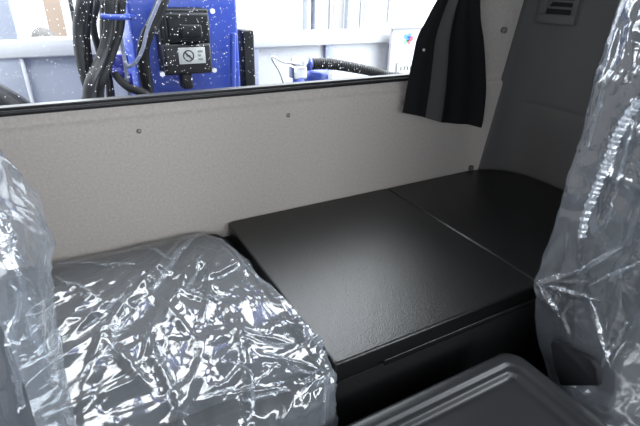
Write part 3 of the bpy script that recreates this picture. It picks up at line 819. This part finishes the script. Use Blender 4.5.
hose([(0.3418, 1.5000, 1.2753), (0.3088, 1.5000, 1.1857), (0.2751, 1.5000, 1.1197), (0.2468, 1.5000, 1.0768), (0.2313, 1.5200, 1.0216), (0.2352, 1.5500, 0.9272), (0.2351, 1.5600, 0.8457)], .018, 'thick black hose bending down left of the control box')
hose([(0.3241, 1.4700, 1.2741), (0.2944, 1.4700, 1.1868), (0.2476, 1.4700, 1.1013), (0.2264, 1.4700, 1.0480), (0.2031, 1.4800, 1.0089), (0.1820, 1.5000, 0.9956), (0.1777, 1.5200, 1.0212), (0.1794, 1.5400, 1.0494)], .0052, 'thin silver cable looping beside the thick black hose', m='stile', name='cable', cat='cable', group='cables outside the window')
tag(tube('hose_clamp', [(0.1272, 1.4400, 1.1360), (0.1489, 1.4400, 1.1333), (0.1918, 1.4600, 1.1314), (0.2359, 1.6200, 1.1193)], .0075, M['blue'], loc=(0.1751, 1.4500, 1.1323)), 'blue rod clamp holding the black hose bundle', 'clamp')

# load bed headboard: rail, panels and stiles
hb = thing('bed_headboard', 'pale grey load bed headboard with white top rail behind the crane', 'headboard', (1.0, 2.12, .36))
y = 2.10
rt, rb = (-0.0040, 2.1000, 1.0137)[2], (-0.0175, 2.1000, 0.9496)[2]
box('top_rail', (-1.0, y - .03, rb), (3.2, y + .05, rt), M['white'], hb, .006)
box('panel', (-1.0, y, .36), ((-0.1121, 2.1000, 0.8667)[0], y + .03, rb + .01), M['lilac'], hb)  # both left panels greyer: the crane's shade is put into their colour
box('panel', ((-0.1121, 2.1000, 0.8667)[0] + .004, y, .36), (.72, y + .03, rb + .01), M['lilac'], hb)
box('panel', (.724, y, .36), (3.2, y + .03, rb + .01), M['white'], hb)
def stile(px, w, m='stile'):
    x = px
    box('stile', (x - w / 2, y - .022, .36), (x + w / 2, y + .002, rb + .002), M[m], hb, .004)
stile((0.7907, 2.1000, 0.8729)[0], .060); stile((1.1968, 2.1000, 0.8656)[0], .045); stile((1.6030, 2.1000, 0.8553)[0], .035)
stile((-0.1121, 2.1000, 0.8667)[0], .014, 'white')
box('corner_post', ((-0.2210, 2.1000, 1.0790)[0], y - .02, .36), ((-0.1048, 2.1000, 1.0776)[0], y + .05, 1.9), M['lilac'], hb, .006)

# wheel seen at the lower left corner of the window
V = []; F = []
c = np.array((-.346, 1.47, .702)); Rr, rr_ = .292, .050
for i in range(48):
    a = 2 * PI * i / 48
    for k in range(16):
        q = 2 * PI * k / 16; r_ = Rr + rr_ * math.cos(q)
        V.append((c[0] + r_ * math.cos(a), c[1] + .05 * math.sin(q), c[2] + r_ * math.sin(a)))
for i in range(48):
    for k in range(16):
        F.append((i * 16 + k, i * 16 + (k + 1) % 16, ((i + 1) % 48) * 16 + (k + 1) % 16, ((i + 1) % 48) * 16 + k))
tw = thing('spare_wheel', 'round black tire outside, at the lower left corner of the window', 'wheel', tuple(c))
from_np('tire', V, F, M['hose'], tw)
bm = bmesh.new(); cyl(bm, tuple(c), .255, .05, (0, 1, 0), 32); from_bm('hub', bm, M['deck'], tw)

# connector with corrugated hose
cn = thing('hose_connector', 'silver and blue connector at the end of the corrugated hose, outside', 'connector', (0.7718, 1.5500, 0.8877))
bm = bmesh.new(); p = (0.7753, 1.5500, 0.9657); cyl(bm, p, .020, .062, (1, 0, -.05), 20); from_bm('socket', bm, M['chrome'], cn, True)
c0, c1 = (0.7392, 1.5500, 0.9572), (0.7922, 1.5500, 0.9116)
box('block', (c0[0], 1.53, c1[2]), (c1[0], 1.58, c0[2]), M['chrome'], cn, .006)
bm = bmesh.new(); p = (0.7656, 1.5500, 0.8918); cyl(bm, p, .022, .045, (0, 0, 1), 20); from_bm('blue_cap', bm, M['blue'], cn, True)
bm = bmesh.new(); p = (0.8059, 1.5500, 0.9606); cyl(bm, p, .024, .012, (1, 0, -.05), 20); from_bm('blue_collar', bm, M['blue'], cn, True)
bm = bmesh.new(); p = (0.8653, 1.6000, 0.8978); cyl(bm, p, .034, .07, (1, 0, 0), 24)
tag(from_bm('blue_valve', bm, M['blue'], None, True, p), 'blue round valve under the corrugated hose, outside', 'valve')
tag(tube('corrugated_hose', [(0.8121, 1.5500, 0.9603), (0.8965, 1.5500, 0.9558), (0.9857, 1.5500, 0.9399), (1.0802, 1.5500, 0.9194), (1.1600, 1.5500, 0.8989), (1.2893, 1.5500, 0.8537), (1.30, 1.55, .65), (1.32, 1.55, .375)], .0200, M['hose'], n=420, sides=14, loc=(0.9857, 1.5500, 0.9399), ridge=62, ridge_amp=.0022, r_end=.013), 'black corrugated hose running right from the silver connector', 'hose')
tag(tube('cable', [(0.7376, 1.5300, 0.9707), (0.6987, 1.5300, 0.9761), (0.6686, 1.5300, 0.9909), (0.6537, 1.5300, 0.9949), (0.6608, 1.5300, 0.9780), (0.6830, 1.5300, 0.9430), (0.7019, 1.5300, 0.8931), (.79, 1.53, .65), (.79, 1.53, .366)], .0045, M['chrome'], loc=(0.6830, 1.5300, 0.9430)), 'thin looped wire left of the silver connector', 'cable', 'cables outside the window')

# sign board with printed mark and a small plate
sg = thing('notice_board', 'white board with a colourful printed mark, left of the curtain', 'sign', (1.6298, 2.0000, 0.7387))
c0, c1 = (1.5143, 2.0000, 1.0283), (1.7953, 2.0000, 0.7100)
box('board', (c0[0], 2.0, c1[2] - .05), (c1[0], 2.02, c0[2]), M['white'], sg, .003)
box('ledge', (c0[0] - .03, 1.97, c0[2]), (c1[0] + .03, 2.03, c0[2] + .012), M['white'], sg, .002)
for x in (c0[0] + .02, c1[0] - .02): box('leg', (x - .012, 2.0, .36), (x + .012, 2.02, c1[2] - .04), M['white'], sg)
c = (1.6168, 2.0000, 0.9734)
for dx, dz, m in ((-.018, .012, 'blueprint'), (.006, .016, 'blueprint'), (.022, .002, 'red'), (.008, -.014, 'red'), (-.014, -.014, 'green'), (0, 0, 'blueprint')):
    bm = bmesh.new()
    bmesh.ops.create_circle(bm, cap_ends=True, segments=14, radius=.013, matrix=Matrix.Translation((c[0] + dx, 1.9988, c[2] + dz)) @ Matrix.Rotation(PI / 2, 4, 'X'))
    from_bm('mark_petal', bm, M[m], sg)
c0, c1 = (1.5558, 1.9850, 0.8594), (1.6837, 1.9850, 0.8010)
pl_ = box('name_plate', (c0[0], 1.985, c1[2]), (c1[0], 1.999, c0[2]), M['label'], sg, .001)
bm = bmesh.new(); w = (c1[0] - c0[0]); zc = (c0[2] + c1[2]) / 2
for k in range(5):
    x = c0[0] + w * (.14 + .17 * k)
    add_box(bm, (x, 1.9838, zc - .010), (x + .008, 1.9846, zc + .010)); 
    if k % 2: add_box(bm, (x, 1.9838, zc + (.006 if k == 1 else -.010)), (x + .016, 1.9846, zc + (.010 if k == 1 else -.006)))
from_bm('print', bm, M['ink'], pl_)

# warehouse beyond the load bed
wh = thing('warehouse', 'pale warehouse front with grey pillars beyond the truck bed', 'building', (2.5, 6.0, -1.3))
yw = 6.0
box('wall', (.9, yw, -1.3), (9, yw + .3, 4.0), M['white'], wh)
for x, w in (((3.2173, 5.9000, 0.7405), .16), ((3.7430, 5.9000, 0.7340), .18), ((3.0504, 5.9000, 0.7425), .05)):
    box('pillar', (x[0] - w / 2, 5.86, -1.3), (x[0] + w / 2, yw, 4.0), M['lilac'], wh, .01)
for a, b in (((3.4181, 5.9700, 1.3433), (3.6649, 5.9700, 0.5586)), ((3.9217, 5.9700, 1.3585), (4.3624, 5.9700, 0.5419)), ((4.4096, 5.9700, 1.3733), (4.8684, 5.9700, 0.6865))):
    f = box('window', (a[0], 5.95, b[2]), (b[0], 6.0, a[2]), M['white'], wh, .01)
    box('window_pane', (a[0] + .04, 5.94, b[2] + .04), (b[0] - .04, 5.96, a[2] - .04), M['winbeige'], f)
# yard things at the left
c0, c1 = (-0.0012, 7.0000, 1.1875), (0.1864, 7.0000, 0.6455)
tag(box('site_cabin', (c0[0], 7, -1.3), (c1[0], 8.2, c0[2]), M['beige'], None, .02, loc=(c0[0], 7, -1.3)), 'beige cabin in the yard, left of the hoses', 'cabin')
bm = bmesh.new(); bmesh.ops.create_icosphere(bm, subdivisions=4, radius=1)
rs = random.Random(4); c = (-0.0712, 6.0000, 0.5346); ztop = (-0.0350, 6.0000, 0.7040)[2]; w = ((0.0985, 6.0000, 0.5700)[0] - (-0.2282, 6.0000, 0.5799)[0]) / 2
from mathutils import noise as nz_
for v in bm.verts:
    k = 1 + .13 * nz_.noise(v.co * 2.2) + .06 * nz_.noise(v.co * 6)
    fz = math.copysign(abs(v.co.z) ** .45, v.co.z); h_ = (ztop + 1.3) / 2
    v.co = Vector((c[0] + v.co.x * w * 1.25 * k, 6.0 + v.co.y * .3 * k, -1.3 + h_ + fz * h_ * (.94 + .06 * k)))
tag(from_bm('boulder', bm, M['stone'], None, True, (c[0], 6.0, -1.3)), 'grey stone heap in front of the beige cabin', 'stone')
pp = thing('barrier_post', 'white post with black and yellow blocks, left of the hoses', 'post', (0.0848, 3.5000, 0.7571))
a = (0.1262, 3.5000, 1.0799); b = (0.1485, 3.5000, 0.9064)
box('post', (a[0], 3.5, -1.3), (b[0], 3.56, 1.4), M['white'], pp, .005)
for z, m in (((0.1412, 3.4600, 1.0538)[2], 'hose'), ((0.1267, 3.4600, 0.9802)[2], 'hose'), ((0.1154, 3.4600, 0.9225)[2], 'yellow')):
    box('block', (a[0] + .01, 3.44, z - .035), (b[0] + .01, 3.5, z + .035), M[m], pp, .006)
bk = thing('yard_wall', 'long white yard wall far behind the truck, left of the blue post', 'wall', (-2, 10, -1.3))
box('panel', (-9, 10, -1.3), (3, 10.3, 3.2), M['white'], bk)
box('coping', (-9, 9.95, 3.2), (3, 10.35, 3.3), M['lilac'], bk)

# raindrops on the outside of the glass
rs = random.Random(9); V = []; F = []
ico = bmesh.new(); bmesh.ops.create_icosphere(ico, subdivisions=1, radius=1)
iv = [v.co.copy() for v in ico.verts]; iff = [[v.index for v in f.verts] for f in ico.faces]; ico.free()
for k in range(3200):
    x = rs.uniform(-.2, 1.08); z = rs.uniform(1.0, 1.42)
    if rs.random() > (1.0 if .05 < x < .5 else .75): continue
    r = rs.choice((.0007, .0008, .0009, .0011)) * rs.uniform(.85, 1.15); b = len(V)
    for q in iv: V.append((x + q.x * r, YB + .0222 + max(0, q.y * .7 + .15) * r, z + q.z * r * 1.1))
    F += [tuple(b + i for i in f) for f in iff]
tag(from_np('raindrops', V, F, M['water'], None, True, (.36, YB + .022, 1.2)), 'raindrops scattered over the outside of the rear window', 'raindrops', None, 'stuff')

# ------------------------------------------------------------------ light: overcast daylight through the windows
W = bpy.data.worlds.new('overcast'); S.world = W; W.use_nodes = True
nt = W.node_tree; bg = nt.nodes['Background']
tc = nt.nodes.new('ShaderNodeTexCoord'); sx = nt.nodes.new('ShaderNodeSeparateXYZ'); rp = nt.nodes.new('ShaderNodeValToRGB')
nt.links.new(tc.outputs['Generated'], sx.inputs[0]); nt.links.new(sx.outputs['Z'], rp.inputs['Fac'])
rp.color_ramp.elements[0].position = 0; rp.color_ramp.elements[0].color = (.78, .85, .95, 1)
rp.color_ramp.elements[1].position = .7; rp.color_ramp.elements[1].color = (.94, .97, 1.0, 1)
nt.links.new(rp.outputs['Color'], bg.inputs['Color'])
mp = nt.nodes.new('ShaderNodeMapRange'); mp.interpolation_type = 'SMOOTHSTEP'      # dimming added on the left to shape the rear wall's falloff
mp.inputs['From Min'].default_value = -.55; mp.inputs['From Max'].default_value = .05
mp.inputs['To Min'].default_value = 6.5; mp.inputs['To Max'].default_value = 13.2
dt = nt.nodes.new('ShaderNodeVectorMath'); dt.operation = 'DOT_PRODUCT'; dt.inputs[1].default_value = (1, 0, 0)
nt.links.new(tc.outputs['Generated'], dt.inputs[0]); nt.links.new(dt.outputs['Value'], mp.inputs['Value']); nt.links.new(mp.outputs['Result'], bg.inputs['Strength'])

def portal(name, loc, rot, sx_, sy_):
    l = bpy.data.lights.new(name, 'AREA'); l.shape = 'RECTANGLE'; l.size = sx_; l.size_y = sy_
    l.cycles.is_portal = True
    o = bpy.data.objects.new(name, l); COL.objects.link(o); o.location = loc; o.rotation_euler = rot
portal('windshield_daylight', ((XL + XR) / 2, YF, 1.35), (PI / 2, 0, 0), 1.95, .46)
portal('left_window_daylight', (XL, (DY0 + DY1 + .1) / 2, 1.15), (0, -PI / 2, 0), .70, 1.07)
portal('right_window_daylight', (XR, (DY0 + DY1) / 2, 1.21), (0, PI / 2, 0), .58, .97)
portal('rear_window_daylight', ((WX0 + WX1) / 2, YB + .05, 1.22), (-PI / 2, 0, 0), 1.55, .48)

# drop the bookkeeping property
for o in bpy.data.objects:
    if '_b' in o: del o['_b']

# ------------------------------------------------------------------ view
S.view_settings.view_transform = 'Standard'; S.view_settings.look = 'None'
S.view_settings.gamma = 1; S.view_settings.use_curve_mapping = False
S.view_settings.exposure = 0.10
S.cycles.max_bounces = 14; S.cycles.transparent_max_bounces = 24
S.cycles.diffuse_bounces = 5; S.cycles.glossy_bounces = 5; S.cycles.transmission_bounces = 8
S.cycles.sample_clamp_indirect = 8
